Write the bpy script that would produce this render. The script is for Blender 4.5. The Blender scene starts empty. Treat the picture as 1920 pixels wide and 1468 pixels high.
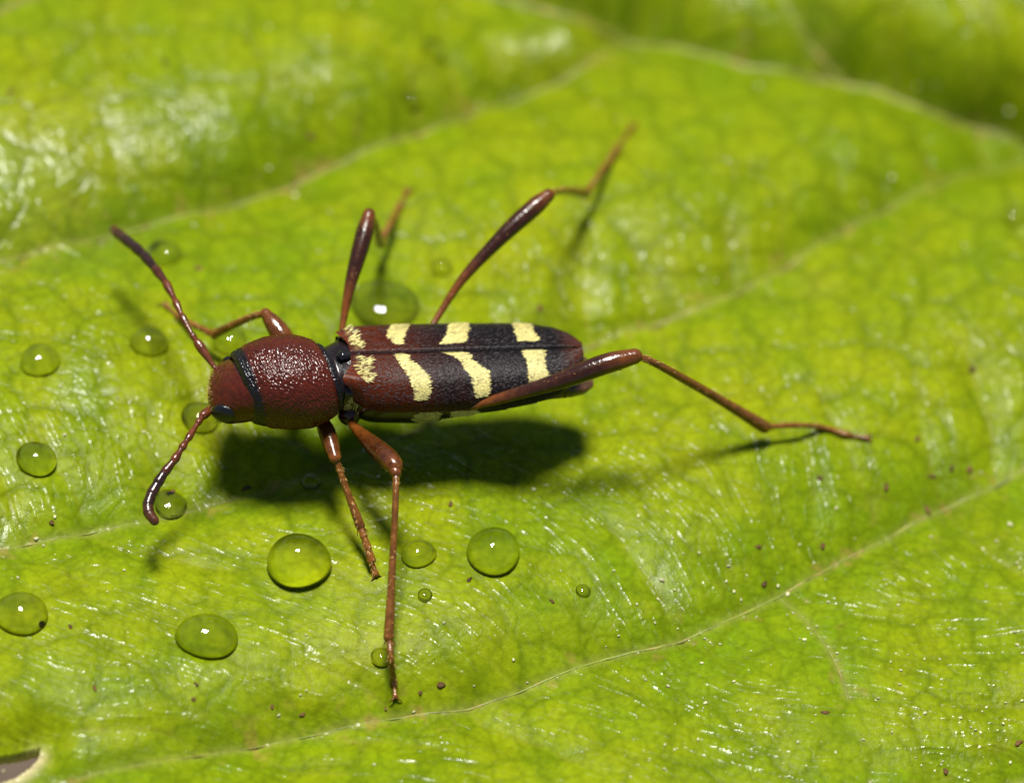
# Macro scene: a banded longhorn beetle on a wet green leaf.  1 unit = 1 mm.
import bpy, math, random
import numpy as np
from mathutils import Matrix, Vector

rng = np.random.default_rng(11)
random.seed(5)
scene = bpy.context.scene
scene.unit_settings.scale_length = 0.001

# ------------------------------------------------------------------ camera
TILT = math.radians(38.0)      # from the leaf's normal
SWING = math.radians(12.0)     # camera stands a little to the side of the leaf's depth axis
HFOV = math.radians(12.0)
DIST = 91.3
nC = np.array([-math.sin(TILT) * math.sin(SWING), -math.sin(TILT) * math.cos(SWING), math.cos(TILT)])
cR = np.array([1.0, 0, 0]) - nC[0] * nC
cR /= np.linalg.norm(cR)
cU = np.cross(nC, cR)
CAM = nC * DIST
TH = math.tan(HFOV / 2)
ASP = 782.0 / 1024.0

cam_d = bpy.data.cameras.new('camera')
cam = bpy.data.objects.new('camera', cam_d)
scene.collection.objects.link(cam)
m = Matrix(((cR[0], cU[0], nC[0], CAM[0]), (cR[1], cU[1], nC[1], CAM[1]), (cR[2], cU[2], nC[2], CAM[2]), (0, 0, 0, 1)))
cam.matrix_world = m
cam_d.sensor_fit = 'HORIZONTAL'
cam_d.sensor_width = 36
cam_d.lens = 18.0 / TH
cam_d.clip_start = 1.0
cam_d.clip_end = 20000
cam_d.dof.use_dof = True
cam_d.dof.focus_distance = 88.25
cam_d.dof.aperture_fstop = (cam_d.lens / 1000.0) / 2.7   # entrance pupil about 3 mm wide
scene.camera = cam

# ------------------------------------------------------------------ light
SHADOW_K = 0.81                # shadows fall straight down the picture, 0.81 mm per mm of height
A2 = np.array([[cR[0], cR[1]], [cU[0], cU[1]]])
sxy = np.linalg.solve(A2, np.array([cR[2], cU[2] - SHADOW_K]))
sun_dir = np.array([-sxy[0], -sxy[1], 1.0])     # towards the light
sun_dir /= np.linalg.norm(sun_dir)
sun_el = math.asin(sun_dir[2])
sun_az = math.atan2(sun_dir[0], sun_dir[1])
sl = bpy.data.lights.new('sun', 'SUN')
sl.energy = 5.0
sl.angle = math.radians(14.0)
sl.cycles.is_caustics_light = True
sl.color = (1.0, 0.96, 0.90)
sun = bpy.data.objects.new('sun', sl)
scene.collection.objects.link(sun)
sun.rotation_euler = Vector(sun_dir).to_track_quat('Z', 'Y').to_euler()
sun.location = (0, 0, 200)

world = bpy.data.worlds.new('World')
scene.world = world
world.use_nodes = True
wn = world.node_tree
bg = wn.nodes['Background']
sky = wn.nodes.new('ShaderNodeTexSky')
sky.sky_type = 'NISHITA'
sky.sun_disc = False
sky.sun_elevation = sun_el
sky.sun_rotation = sun_az
wn.links.new(sky.outputs[0], bg.inputs[0])
bg.inputs[1].default_value = 0.05

scene.view_settings.view_transform = 'Standard'
scene.view_settings.look = 'None'
scene.view_settings.exposure = 0.65
scene.view_settings.gamma = 1.0
scene.view_settings.use_curve_mapping = False
cy = scene.cycles
cy.use_denoising = True
cy.caustics_refractive = True
cy.caustics_reflective = False
cy.blur_glossy = 0.3
cy.sample_clamp_indirect = 6.0
cy.max_bounces = 8
cy.transmission_bounces = 6

# ------------------------------------------------------------------ measuring helpers
def ray(px, py):
    sx = (px / 1920.0 - 0.5) * 2 * TH
    sy = -(py / 1468.0 - 0.5) * 2 * TH * ASP
    return -nC + sx * cR + sy * cU

def P(px, py, z=0.0):
    """World point at height z seen at picture position (px, py)."""
    d = ray(px, py)
    t = (z - CAM[2]) / d[2]
    return CAM + t * d

def project(pts):
    q = np.asarray(pts) - CAM
    dep = -(q @ nC)
    return np.stack([((q @ cR) / dep / (2 * TH) + 0.5) * 1920.0,
                     (0.5 - (q @ cU) / dep / (2 * TH * ASP)) * 1468.0], -1)

def noise(x, y, scale, seed, octaves=1):
    out = np.zeros(np.broadcast(x, y).shape)
    amp, tot = 1.0, 0.0
    for o in range(octaves):
        r = np.random.default_rng(seed * 101 + o).random((256, 256))
        fx, fy = x / scale + 37.3 * o, y / scale + 11.7 * o
        ix, iy = np.floor(fx).astype(int), np.floor(fy).astype(int)
        tx, ty = fx - ix, fy - iy
        tx, ty = tx * tx * (3 - 2 * tx), ty * ty * (3 - 2 * ty)
        a, b = r[ix % 256, iy % 256], r[(ix + 1) % 256, iy % 256]
        c, d = r[ix % 256, (iy + 1) % 256], r[(ix + 1) % 256, (iy + 1) % 256]
        out = out + amp * (a * (1 - tx) * (1 - ty) + b * tx * (1 - ty) + c * (1 - tx) * ty + d * tx * ty)
        tot += amp; amp *= 0.5; scale = scale * 0.5
    return out / tot

def voronoi(x, y, cell, seed, jit=0.9):
    """F1, F2-F1 in units of the cell."""
    r = np.random.default_rng(seed).random((256, 256, 2))
    fx, fy = x / cell, y / cell
    ix, iy = np.floor(fx).astype(int), np.floor(fy).astype(int)
    f1 = np.full(fx.shape, 9.0); f2 = np.full(fx.shape, 9.0)
    for dx in (-1, 0, 1):
        for dy in (-1, 0, 1):
            p = r[(ix + dx) % 256, (iy + dy) % 256]
            d = np.hypot(ix + dx + 0.5 + (p[..., 0] - 0.5) * jit - fx, iy + dy + 0.5 + (p[..., 1] - 0.5) * jit - fy)
            f2 = np.minimum(f2, np.maximum(d, f1)); f1 = np.minimum(f1, d)
    return f1, f2 - f1

def smooth(a, b, x):
    t = np.clip((x - a) / (b - a), 0, 1)
    return t * t * (3 - 2 * t)

# ------------------------------------------------------------------ object helpers
def mesh_obj(name, verts, faces, mat, parent=None, col=None, smooth_shade=True, loc=None):
    me = bpy.data.meshes.new(name)
    verts = np.asarray(verts, dtype=np.float64)
    if loc is not None:
        verts = verts - np.asarray(loc)
    if isinstance(faces, np.ndarray):
        n, k = faces.shape
        me.vertices.add(len(verts)); me.vertices.foreach_set('co', verts.astype(np.float32).ravel())
        me.loops.add(n * k); me.loops.foreach_set('vertex_index', faces.astype(np.int32).ravel())
        me.polygons.add(n); me.polygons.foreach_set('loop_start', np.arange(0, n * k, k, dtype=np.int32))
        me.update(calc_edges=True)
    else:
        me.from_pydata(verts.tolist(), [], faces)
    if smooth_shade:
        me.polygons.foreach_set('use_smooth', np.ones(len(me.polygons), dtype=bool))
    if col is not None:
        col = np.asarray(col, dtype=np.float32)
        if col.shape[1] == 3:
            col = np.concatenate([col, np.ones((len(col), 1), np.float32)], 1)
        at = me.color_attributes.new('tint', 'FLOAT_COLOR', 'POINT')
        at.data.foreach_set('color', col.ravel())
    me.validate()
    me.materials.append(mat)
    o = bpy.data.objects.new(name, me)
    scene.collection.objects.link(o)
    if loc is not None:
        o.location = [float(c) for c in loc]
    if parent is not None:
        o.parent = parent
        o.matrix_parent_inverse = Matrix.Identity(4)
        if loc is None:
            o.location = -parent_world(parent)
    return o

def parent_world(p):
    v = Vector((0, 0, 0))
    while p is not None:
        v += p.location; p = p.parent
    return v

def empty(name, loc, parent=None):
    o = bpy.data.objects.new(name, None)
    scene.collection.objects.link(o)
    o.empty_display_size = 0.3
    o.location = [float(c) for c in loc]
    if parent is not None:
        o.parent = parent
        o.location = Vector([float(c) for c in loc]) - parent_world(parent)
    return o

def tag(o, label, cat, group=None, kind=None):
    o['label'] = label; o['category'] = cat
    if group: o['group'] = group
    if kind: o['kind'] = kind
    return o

def grid_faces(nu, nv, wrap_v=False, off=0):
    iu = np.arange(nu - 1)[:, None]
    iv = np.arange(nv if wrap_v else nv - 1)[None, :]
    jv = (iv + 1) % nv
    a = iu * nv + iv; b = iu * nv + jv; c = (iu + 1) * nv + jv; d = (iu + 1) * nv + iv
    return np.stack([a, b, c, d], -1).reshape(-1, 4) + off

def catmull(pts, n):
    pts = np.asarray(pts, float)
    k = len(pts)
    q = np.concatenate([[2 * pts[0] - pts[1]], pts, [2 * pts[-1] - pts[-2]]])
    t = np.linspace(0, k - 1, n)
    i = np.minimum(t.astype(int), k - 2); f = (t - i)[:, None]
    p0, p1, p2, p3 = q[i], q[i + 1], q[i + 2], q[i + 3]
    return 0.5 * (2 * p1 + (p2 - p0) * f + (2 * p0 - 5 * p1 + 4 * p2 - p3) * f ** 2 + (3 * p1 - p0 - 3 * p2 + p3) * f ** 3)

def tube(path, radii, seg=14, flat=1.0, cap=True):
    """Swept tube, rounded ends. path (n,3), radii (n,)."""
    path = np.asarray(path, float); radii = np.asarray(radii, float)
    if cap:
        t0 = path[0] - path[1]; t0 /= np.linalg.norm(t0)
        t1 = path[-1] - path[-2]; t1 /= np.linalg.norm(t1)
        a = np.array([0.97, 0.8, 0.5, 0.05])
        c = np.sqrt(1 - a ** 2)
        path = np.concatenate([[path[0] + t0 * radii[0] * x for x in c[::-1]], path, [path[-1] + t1 * radii[-1] * x for x in c]])
        radii = np.concatenate([radii[0] * a[::-1], radii, radii[-1] * a])
    n = len(path)
    tan = np.gradient(path, axis=0)
    tan /= np.linalg.norm(tan, axis=1)[:, None] + 1e-12
    up = np.array([0, 0, 1.0])
    if abs(tan[0] @ up) > 0.95:
        up = np.array([0, 1.0, 0])
    s = np.cross(tan[0], up); s /= np.linalg.norm(s)
    V = []
    ang = np.arange(seg) / seg * 2 * math.pi
    for i in range(n):
        s = s - (s @ tan[i]) * tan[i]; s /= np.linalg.norm(s)
        w = np.cross(tan[i], s)
        V.append(path[i] + radii[i] * (np.cos(ang)[:, None] * s + flat * np.sin(ang)[:, None] * w))
    V = np.concatenate(V)
    F = grid_faces(n, seg, True)
    return V, F

def join(parts):
    V, F, C, off = [], [], [], 0
    for v, f, c in parts:
        V.append(v); F.append(f + off); C.append(np.broadcast_to(np.asarray(c, float), (len(v), 3))); off += len(v)
    return np.concatenate(V), np.concatenate(F), np.concatenate(C)

# ------------------------------------------------------------------ materials
def new_mat(name):
    mt = bpy.data.materials.new(name); mt.use_nodes = True
    nt = mt.node_tree
    return mt, nt, nt.nodes['Principled BSDF'], nt.nodes['Material Output']

def N(nt, typ, **kw):
    n = nt.nodes.new(typ)
    for k, v in kw.items():
        if k.startswith('i_'):
            n.inputs[k[2:].replace('_', ' ')].default_value = v
        else:
            setattr(n, k, v)
    return n

def tint_material(name, rough=0.4, spec=0.5, bump_scale=30.0, bump=0.3, bump_dist=0.01, colvar=0.25, rough_var=0.1, voro=False, sss=0.0, wax=False):
    mt, nt, b, out = new_mat(name)
    at = N(nt, 'ShaderNodeAttribute', attribute_name='tint')
    tc = N(nt, 'ShaderNodeTexCoord')
    nz = N(nt, 'ShaderNodeTexNoise'); nz.inputs['Scale'].default_value = bump_scale * 0.35; nz.inputs['Detail'].default_value = 5
    nt.links.new(tc.outputs['Object'], nz.inputs['Vector'])
    mr = N(nt, 'ShaderNodeMapRange'); mr.inputs['To Min'].default_value = 1 - colvar; mr.inputs['To Max'].default_value = 1 + colvar
    mr.inputs['From Min'].default_value = 0.3; mr.inputs['From Max'].default_value = 0.7
    nt.links.new(nz.outputs['Fac'], mr.inputs['Value'])
    mx = N(nt, 'ShaderNodeVectorMath', operation='SCALE')
    nt.links.new(at.outputs['Color'], mx.inputs[0]); nt.links.new(mr.outputs[0], mx.inputs['Scale'])
    nt.links.new(mx.outputs[0], b.inputs['Base Color'])
    r2 = N(nt, 'ShaderNodeMapRange'); r2.inputs['To Min'].default_value = max(0.05, rough - rough_var); r2.inputs['To Max'].default_value = rough + rough_var
    nt.links.new(nz.outputs['Fac'], r2.inputs['Value']); nt.links.new(r2.outputs[0], b.inputs['Roughness'])
    b.inputs['Specular IOR Level'].default_value = spec
    if wax:      # the tint's alpha marks waxy wrinkle crests that shine more than the blade
        m1 = N(nt, 'ShaderNodeMix'); m1.data_type = 'FLOAT'; m1.inputs['B'].default_value = 0.20
        nt.links.new(at.outputs['Alpha'], m1.inputs['Factor']); nt.links.new(r2.outputs[0], m1.inputs['A']); nt.links.new(m1.outputs[0], b.inputs['Roughness'])
        m2 = N(nt, 'ShaderNodeMix'); m2.data_type = 'FLOAT'; m2.inputs['A'].default_value = 0.0; m2.inputs['B'].default_value = 0.52
        nt.links.new(at.outputs['Alpha'], m2.inputs['Factor']); nt.links.new(m2.outputs[0], b.inputs['Specular IOR Level'])
    if voro:
        bz = N(nt, 'ShaderNodeTexVoronoi'); bz.inputs['Scale'].default_value = bump_scale
        h = bz.outputs['Distance']
    else:
        bz = N(nt, 'ShaderNodeTexNoise'); bz.inputs['Scale'].default_value = bump_scale; bz.inputs['Detail'].default_value = 3
        h = bz.outputs['Fac']
    nt.links.new(tc.outputs['Object'], bz.inputs['Vector'])
    bp = N(nt, 'ShaderNodeBump'); bp.inputs['Strength'].default_value = bump; bp.inputs['Distance'].default_value = bump_dist
    nt.links.new(h, bp.inputs['Height']); nt.links.new(bp.outputs[0], b.inputs['Normal'])
    if sss > 0:
        b.inputs['Subsurface Weight'].default_value = sss
        b.inputs['Subsurface Radius'].default_value = (0.3, 0.08, 0.03)
        b.inputs['Subsurface Scale'].default_value = 0.3
    return mt

M_leaf = tint_material('leaf_blade', rough=0.32, spec=0.13, bump_scale=26.0, bump=0.6, bump_dist=0.012, colvar=0.16, rough_var=0.08, wax=True)
M_vein = tint_material('leaf_vein', rough=0.5, spec=0.4, bump_scale=9.0, bump=0.6, bump_dist=0.03, colvar=0.35)
M_cut = tint_material('cuticle', rough=0.21, spec=0.38, bump_scale=30.0, bump=0.35, bump_dist=0.008, colvar=0.3, rough_var=0.06)
M_ely = tint_material('wing_cover', rough=0.28, spec=0.09, bump_scale=44.0, bump=0.5, bump_dist=0.012, colvar=0.3)
M_limb = tint_material('limb', rough=0.20, spec=0.5, bump_scale=20.0, bump=0.6, bump_dist=0.012, colvar=0.38)
M_hair = tint_material('hair', rough=0.55, spec=0.3, bump_scale=10.0, bump=0.0, colvar=0.2)
M_eye = tint_material('eye', rough=0.22, spec=0.5, bump_scale=42.0, bump=0.5, bump_dist=0.006, colvar=0.1, voro=True)
M_dirt = tint_material('dirt', rough=0.7, spec=0.2, bump_scale=20.0, bump=0.7, bump_dist=0.02, colvar=0.4)
M_pale = tint_material('pale_grain', rough=0.35, spec=0.5, bump_scale=20.0, bump=0.3, colvar=0.2)
M_soil = tint_material('soil', rough=0.95, spec=0.1, bump_scale=0.6, bump=1.0, bump_dist=1.5, colvar=0.4)

M_water, nt, b, out = new_mat('water')
b.inputs['Base Color'].default_value = (1, 1, 1, 1)
b.inputs['Transmission Weight'].default_value = 1.0
b.inputs['IOR'].default_value = 1.333
b.inputs['Roughness'].default_value = 0.0

# ------------------------------------------------------------------ ground far below the leaf
gv = [(-1500, -1500, -45), (1500, -1500, -45), (1500, 1500, -45), (-1500, 1500, -45)]
g = mesh_obj('ground', gv, [(0, 1, 2, 3)], M_soil, col=[(0.10, 0.075, 0.055)] * 4)
g['kind'] = 'structure'

# ------------------------------------------------------------------ the leaf
VEINS_PX = {
    'v1': [(-700, 640), (-300, 560), (0, 487), (230, 430), (480, 370), (640, 300), (800, 240), (930, 190), (1080, 135), (1180, 75)],
    'mid': [(300, -160), (700, -70), (950, 0), (1060, 30), (1180, 75), (1400, 118), (1590, 160), (1750, 210), (1920, 262), (2200, 350), (2600, 480)],
    'v2': [(-700, 1150), (-300, 1085), (0, 1030), (200, 990), (440, 935), (560, 895), (700, 835), (900, 750), (1120, 640), (1300, 580), (1450, 510), (1560, 440), (1700, 370), (1850, 310), (1985, 280)],
    'v3': [(-400, 1560), (0, 1490), (400, 1412), (700, 1350), (860, 1330), (960, 1300), (1130, 1235), (1280, 1200), (1460, 1120), (1560, 1060), (1650, 1015), (1750, 960), (1920, 880), (2200, 720), (2500, 450)],
    'v4': [(1100, -600), (1300, -250), (1470, 0), (1530, 90), (1590, 160)],
    'v5': [(-500, 200), (-200, 90), (0, 22), (150, -40), (450, -120)],
    'v6': [(900, 1750), (1250, 1640), (1700, 1530), (2000, 1430), (2400, 1200)],
    'v7': [(1460, 1120), (1520, 1175), (1565, 1240), (1590, 1310)],
}
VEINS = {k: np.array([P(x, y, -0.2)[:2] for x, y in v]) for k, v in VEINS_PX.items()}
VEINS = {k: catmull(np.c_[v, np.zeros(len(v))], len(v) * 3)[:, :2] for k, v in VEINS.items()}
#            depth, width above, width below
VSHAPE = {'v1': (1.15, 0.85, 2.0), 'mid': (1.5, 0.8, 2.4), 'v2': (0.42, 0.9, 1.8), 'v3': (0.55, 0.9, 1.8),
          'v4': (0.6, 0.9, 0.7), 'v5': (0.4, 0.9, 1.4), 'v6': (0.4, 0.9, 1.5), 'v7': (0.10, 0.4, 0.4)}

def poly_dist(X, Y, pl):
    """Distance to a polyline and which side (+ = its far side)."""
    best = np.full(X.shape, 1e9); side = np.zeros(X.shape)
    for a, b_ in zip(pl[:-1], pl[1:]):
        d = b_ - a; L2 = d @ d + 1e-12
        t = np.clip(((X - a[0]) * d[0] + (Y - a[1]) * d[1]) / L2, 0, 1)
        ex, ey = X - a[0] - t * d[0], Y - a[1] - t * d[1]
        q = ex * ex + ey * ey
        mk = q < best
        best = np.where(mk, q, best)
        side = np.where(mk, (d[0] * ey - d[1] * ex) / np.sqrt(L2 * (q + 1e-9)), side)
    return np.sqrt(best), side

corners = np.array([P(x, y, -0.3)[:2] for x, y in ((0, 0), (1920, 0), (1920, 1468), (0, 1468))])
x0, y0 = corners.min(0) - 0.35
x1, y1 = corners.max(0) + 0.35
STEP = 0.0228
dx_in = np.arange(x0, x1, STEP); dy_in = np.arange(y0, y1, STEP)
def outer(a, b_, n):
    t = (np.arange(1, n + 1) / n) ** 1.5
    return a + (b_ - a) * t
XS = np.concatenate([outer(x0, -34, 50)[::-1], dx_in, outer(dx_in[-1], 34, 50)])
YS = np.concatenate([outer(y0, -30, 45)[::-1], dy_in, outer(dy_in[-1], 34, 45)])
GX, GY = np.meshgrid(XS, YS, indexing='ij')

# wrinkle field: line-integral convolution along measured wrinkle directions (angle in the picture, degrees)
WR = [(100, 620, -5), (60, 850, -65), (250, 800, -72), (380, 640, -70), (150, 1100, -15), (500, 1100, -18), (800, 1080, -15), (900, 1180, -30),
      (1150, 1150, -50), (1250, 1080, -45), (1450, 930, -68), (1600, 820, -65), (1300, 800, -30), (850, 520, -88), (1050, 560, -80), (1400, 380, -95),
      (1600, 650, -60), (1750, 800, -75), (1700, 1200, -5), (1500, 1300, -14), (1800, 1400, -12), (1100, 1400, -20), (700, 1420, -15), (300, 1350, -8),
      (250, 180, -60), (80, 250, 20), (350, 300, -70), (600, 150, -85), (900, 100, -80), (450, 450, -20), (700, 420, -60), (600, 960, -25), (1500, 120, -60)]
dxg, dyg = GX.shape
STL = 0.0215
lx = np.arange(x0, x1, STL); ly = np.arange(y0, y1, STL)
LX, LY = np.meshgrid(lx, ly, indexing='ij')
c2 = np.zeros(LX.shape); s2 = np.zeros(LX.shape)
for (px, py, an) in WR:
    p = P(px, py, -0.2); e = P(px + 20 * math.cos(math.radians(an)), py - 20 * math.sin(math.radians(an)), -0.2)
    th = math.atan2(e[1] - p[1], e[0] - p[0])
    w = 1.0 / (((LX - p[0]) ** 2 + (LY - p[1]) ** 2) + 0.5) ** 1.5
    c2 += w * math.cos(2 * th); s2 += w * math.sin(2 * th)
th = 0.5 * np.arctan2(s2, c2) + (noise(LX, LY, 1.3, 5, 2) - 0.5) * 0.9
ux, uy = np.cos(th), np.sin(th)
wn_ = rng.random(LX.shape)
for ax in (0, 1):
    wn_ = (np.roll(wn_, 1, ax) + wn_ * 3 + np.roll(wn_, -1, ax)) / 5
acc = wn_.copy(); cnt = 1
for sgn in (1, -1):
    qx = np.arange(len(lx))[:, None] + np.zeros(LX.shape); qy = np.zeros(LX.shape) + np.arange(len(ly))[None, :]
    pux, puy = ux, uy
    for k in range(12):
        ii = np.clip(np.rint(qx).astype(int), 0, len(lx) - 1); jj = np.clip(np.rint(qy).astype(int), 0, len(ly) - 1)
        a_, b_ = ux[ii, jj], uy[ii, jj]
        fl = np.where(a_ * pux + b_ * puy < 0, -1.0, 1.0); a_ = a_ * fl; b_ = b_ * fl
        pux, puy = a_, b_
        qx = qx + sgn * a_ * 1.15; qy = qy + sgn * b_ * 1.15
        ii = np.clip(np.rint(qx).astype(int), 0, len(lx) - 1); jj = np.clip(np.rint(qy).astype(int), 0, len(ly) - 1)
        acc += wn_[ii, jj]; cnt += 1
lic = acc / cnt
lic = (lic - lic.mean()) / lic.std()
def lic_at(X, Y):
    i = np.clip(np.rint((X - x0) / STL).astype(int), 0, len(lx) - 1); j = np.clip(np.rint((Y - y0) / STL).astype(int), 0, len(ly) - 1)
    return lic[i, j]

# side veins: streamlines of the same field, starting on the big veins and running up the far side
def field_dir(x, y):
    i = int(np.clip(round((x - x0) / STL), 0, len(lx) - 1)); j = int(np.clip(round((y - y0) / STL), 0, len(ly) - 1))
    return np.array([ux[i, j], uy[i, j]])
def side_fields(X, Y):
    dep = np.zeros(X.shape); line = np.zeros(X.shape)
    for pl, am in SIDE:
        lo, hi = pl.min(0) - 1.2, pl.max(0) + 1.2
        i0, i1 = np.searchsorted(XS, [lo[0], hi[0]]); j0, j1 = np.searchsorted(YS, [lo[1], hi[1]])
        if i1 - i0 < 3 or j1 - j0 < 3: continue
        xx, yy = X[i0:i1:2, j0:j1:2], Y[i0:i1:2, j0:j1:2]
        d, _ = poly_dist(xx, yy, pl)
        e, _ = poly_dist(xx, yy, pl[-2:])
        f = am * smooth(0.0, 1.4, e)
        a_ = np.repeat(np.repeat(f * np.exp(-(d / 0.34) ** 1.3), 2, 0), 2, 1)[:i1 - i0, :j1 - j0]
        b2 = np.repeat(np.repeat(f * np.exp(-(d / 0.045) ** 2), 2, 0), 2, 1)[:i1 - i0, :j1 - j0]
        dep[i0:i1, j0:j1] = np.maximum(dep[i0:i1, j0:j1], a_); line[i0:i1, j0:j1] = np.maximum(line[i0:i1, j0:j1], b2)
    for ax in (0, 1):
        dep = (np.roll(dep, 1, ax) + 2 * dep + np.roll(dep, -1, ax)) / 4
    return dep, line

def leaf_height(X, Y):
    h = np.ones(X.shape)
    info = {}
    for k, pl in VEINS.items():
        d, s = poly_dist(X, Y, pl)
        A, wu, wd = VSHAPE[k]
        w = wd + (wu - wd) * (0.5 + 0.5 * np.clip(s, -1, 1))
        if k == 'v1': A = A * (0.5 + 0.5 * smooth(-8.0, -3.0, X))
        if k == 'v2': A = A * (1 + 1.0 * smooth(2.0, 7.0, X))
        h = h - A * np.exp(-(d / w) ** 1.15) * (0.75 + 0.5 * noise(X, Y, 2.5, 40))
        info[k] = d
    dmin = np.min(np.stack(list(info.values())), 0)
    away = smooth(0.0, 0.5, dmin)
    h = h - 1.0
    h = h + 0.55 * (noise(X, Y, 6.0, 3, 2) - 0.5) + away * 0.14 * (noise(X, Y, 1.7, 8, 2) - 0.5)
    wx = X + 0.35 * (noise(X, Y, 0.8, 21, 2) - 0.5); wy = Y + 0.35 * (noise(X, Y, 0.8, 22, 2) - 0.5)
    f1, e1 = voronoi(wx, wy, 1.15, 31)
    f2, e2 = voronoi(wx + 3.1, wy, 0.42, 32)
    f3, e3 = voronoi(wx, wy + 1.7, 0.17, 33)
    n1 = np.exp(-(e1 / 0.16) ** 1.3); n2 = np.exp(-(e2 / 0.20) ** 1.3); n3 = np.exp(-(e3 / 0.25))
    patch = smooth(0.35, 0.7, noise(X, Y, 1.9, 51, 2))
    wr = lic_at(X, Y)
    ridge = np.clip(wr - 0.95, 0, 3)
    rel = np.maximum(0.32 + 0.68 * smooth(-4.0, 0.5, Y), 0.85 * (1 - smooth(-8.0, -5.0, X)) * smooth(-5.0, -3.0, Y))
    h = h - rel * (0.026 * n1 + 0.013 * n2) - (0.45 + 0.55 * rel) * 0.011 * n3 * (0.45 + 0.8 * patch) + 0.0105 * ridge * (0.5 + 0.8 * patch) + 0.0015 * wr
    return h, dmin, info, n1, n2, n3, ridge, patch

# lay the veins where the picture shows them, at the depth their creases really have
VZ = {k: np.full(len(v), -0.3) for k, v in VEINS_PX.items()}
for _ in range(5):
    pts = {k: np.array([P(x, y, z)[:2] for (x, y), z in zip(v, VZ[k])]) for k, v in VEINS_PX.items()}
    VEINS = {k: catmull(np.c_[v, np.zeros(len(v))], len(v) * 3)[:, :2] for k, v in pts.items()}
    for k, v in pts.items():
        VZ[k] = 0.4 * VZ[k] + 0.6 * np.clip(leaf_height(v[:, 0], v[:, 1])[0], -2.5, 0.5)
rb = np.random.default_rng(77)
SIDE = []
for k, sp in (('v1', 1.15), ('mid', 1.3), ('v2', 1.2), ('v3', 1.25), ('v6', 1.5)):
    pl = VEINS[k]; run = 0.0; nxt = 0.4
    for a, b_ in zip(pl[:-1], pl[1:]):
        run += np.hypot(*(b_ - a))
        if run < nxt: continue
        nxt = run + sp * rb.uniform(0.6, 1.4)
        if not (x0 < a[0] < x1 and y0 < a[1] < y1): continue
        nrm = np.array([-(b_ - a)[1], (b_ - a)[0]]); nrm /= np.linalg.norm(nrm)
        for sg in ((1,) if rb.random() < 0.6 else (1, -1)):
            q = a + 0.0; prev = nrm * sg; pts = [q]
            for _ in range(int(rb.uniform(9, 20))):
                d = field_dir(*q)
                if d @ prev < 0: d = -d
                d = 0.45 * d + 0.55 * prev + rb.normal(size=2) * 0.10; d /= np.linalg.norm(d)
                q = q + d * 0.2; prev = d; pts.append(q)
            SIDE.append((np.array(pts), rb.uniform(0.5, 1.0)))

H, DMIN, INFO, N1, N2, N3, RIDGE, PATCH = leaf_height(GX, GY)
SDEP, SLINE = side_fields(GX, GY)
H = H - SDEP * (0.10 + 0.08 * smooth(-4.0, 0.5, GY))

def leaf_z(x, y):
    i = int(np.clip(np.searchsorted(XS, x) - 1, 0, len(XS) - 2)); j = int(np.clip(np.searchsorted(YS, y) - 1, 0, len(YS) - 2))
    fx = (x - XS[i]) / (XS[i + 1] - XS[i]); fy = (y - YS[j]) / (YS[j + 1] - YS[j])
    return (H[i, j] * (1 - fx) + H[i + 1, j] * fx) * (1 - fy) + (H[i, j + 1] * (1 - fx) + H[i + 1, j + 1] * fx) * fy

def ground_at(px, py, lift=0.0):
    """Point on (or lift above) the leaf seen at picture position (px, py)."""
    z = 0.0
    for _ in range(40):
        p = P(px, py, z)
        z = 0.5 * z + 0.5 * (leaf_z(p[0], p[1]) + lift)
    return P(px, py, z)

# blade colour: yellow-green mottling, darker fine net, tan along the big veins
mot = noise(GX, GY, 3.0, 61, 3)
mot2 = noise(GX, GY, 0.8, 62, 3)
yel = np.clip(0.45 + 0.75 * (mot - 0.5) + 0.75 * (mot2 - 0.5) - 0.35 * np.exp(-DMIN / 0.9) - 0.35 * N1 - 0.2 * N2 + 0.12, 0, 1)[..., None]
green = np.array([0.100, 0.162, 0.0022]); yellow = np.array([0.186, 0.216, 0.0028])
col = green * (1 - yel) + yellow * yel
col = col * (1 - 0.13 * N2[..., None] * np.array([0.7, 1, 1])) * (1 - 0.15 * N1[..., None] * np.array([0.5, 1, 1])) * (1 - 0.14 * (N3 * PATCH)[..., None])
sk = 0.32 * (SLINE * (0.4 + 0.9 * noise(GX, GY, 0.4, 67, 2)))[..., None]
col = col * (1 - sk) + np.array([0.16, 0.15, 0.02]) * sk
tan_c = np.array([0.24, 0.20, 0.07])
tk = 0.26 * np.exp(-(DMIN / 0.10) ** 2)[..., None] * (0.4 + 0.8 * noise(GX, GY, 0.35, 63, 2))[..., None]
col = col * (1 - tk) + tan_c * tk
rust = smooth(0.70, 0.80, noise(GX, GY, 0.30, 64, 2))[..., None] * np.exp(-DMIN / 0.35)[..., None] * 0.35
col = col * (1 - rust) + np.array([0.26, 0.13, 0.05]) * rust

# outline of the leaf (well outside the view) and the small tear at its edge
ang = np.arctan2(GY / 30.0, GX / 31.0); rad = np.hypot(GX / 31.0, GY / 28.0)
inside = rad < 1.0 + 0.03 * np.sin(ang * 9) + 0.02 * np.sin(ang * 23 + 1)
tear_px = [(-400, 1330), (-150, 1388), (0, 1398), (40, 1393), (76, 1383), (72, 1402), (52, 1422), (28, 1438), (0, 1448), (-150, 1462), (-400, 1500)]
tear = np.array([ground_at(x, y)[:2] if x >= 0 else P(x, y, -0.2)[:2] for x, y in tear_px])
def in_poly(X, Y, poly):
    c = np.zeros(X.shape, bool)
    j = len(poly) - 1
    for i in range(len(poly)):
        xi, yi = poly[i]; xj, yj = poly[j]
        if abs(yi - yj) > 1e-12:
            c ^= ((yi > Y) != (yj > Y)) & (X < (xj - xi) * (Y - yi) / (yj - yi) + xi)
        j = i
    return c
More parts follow.
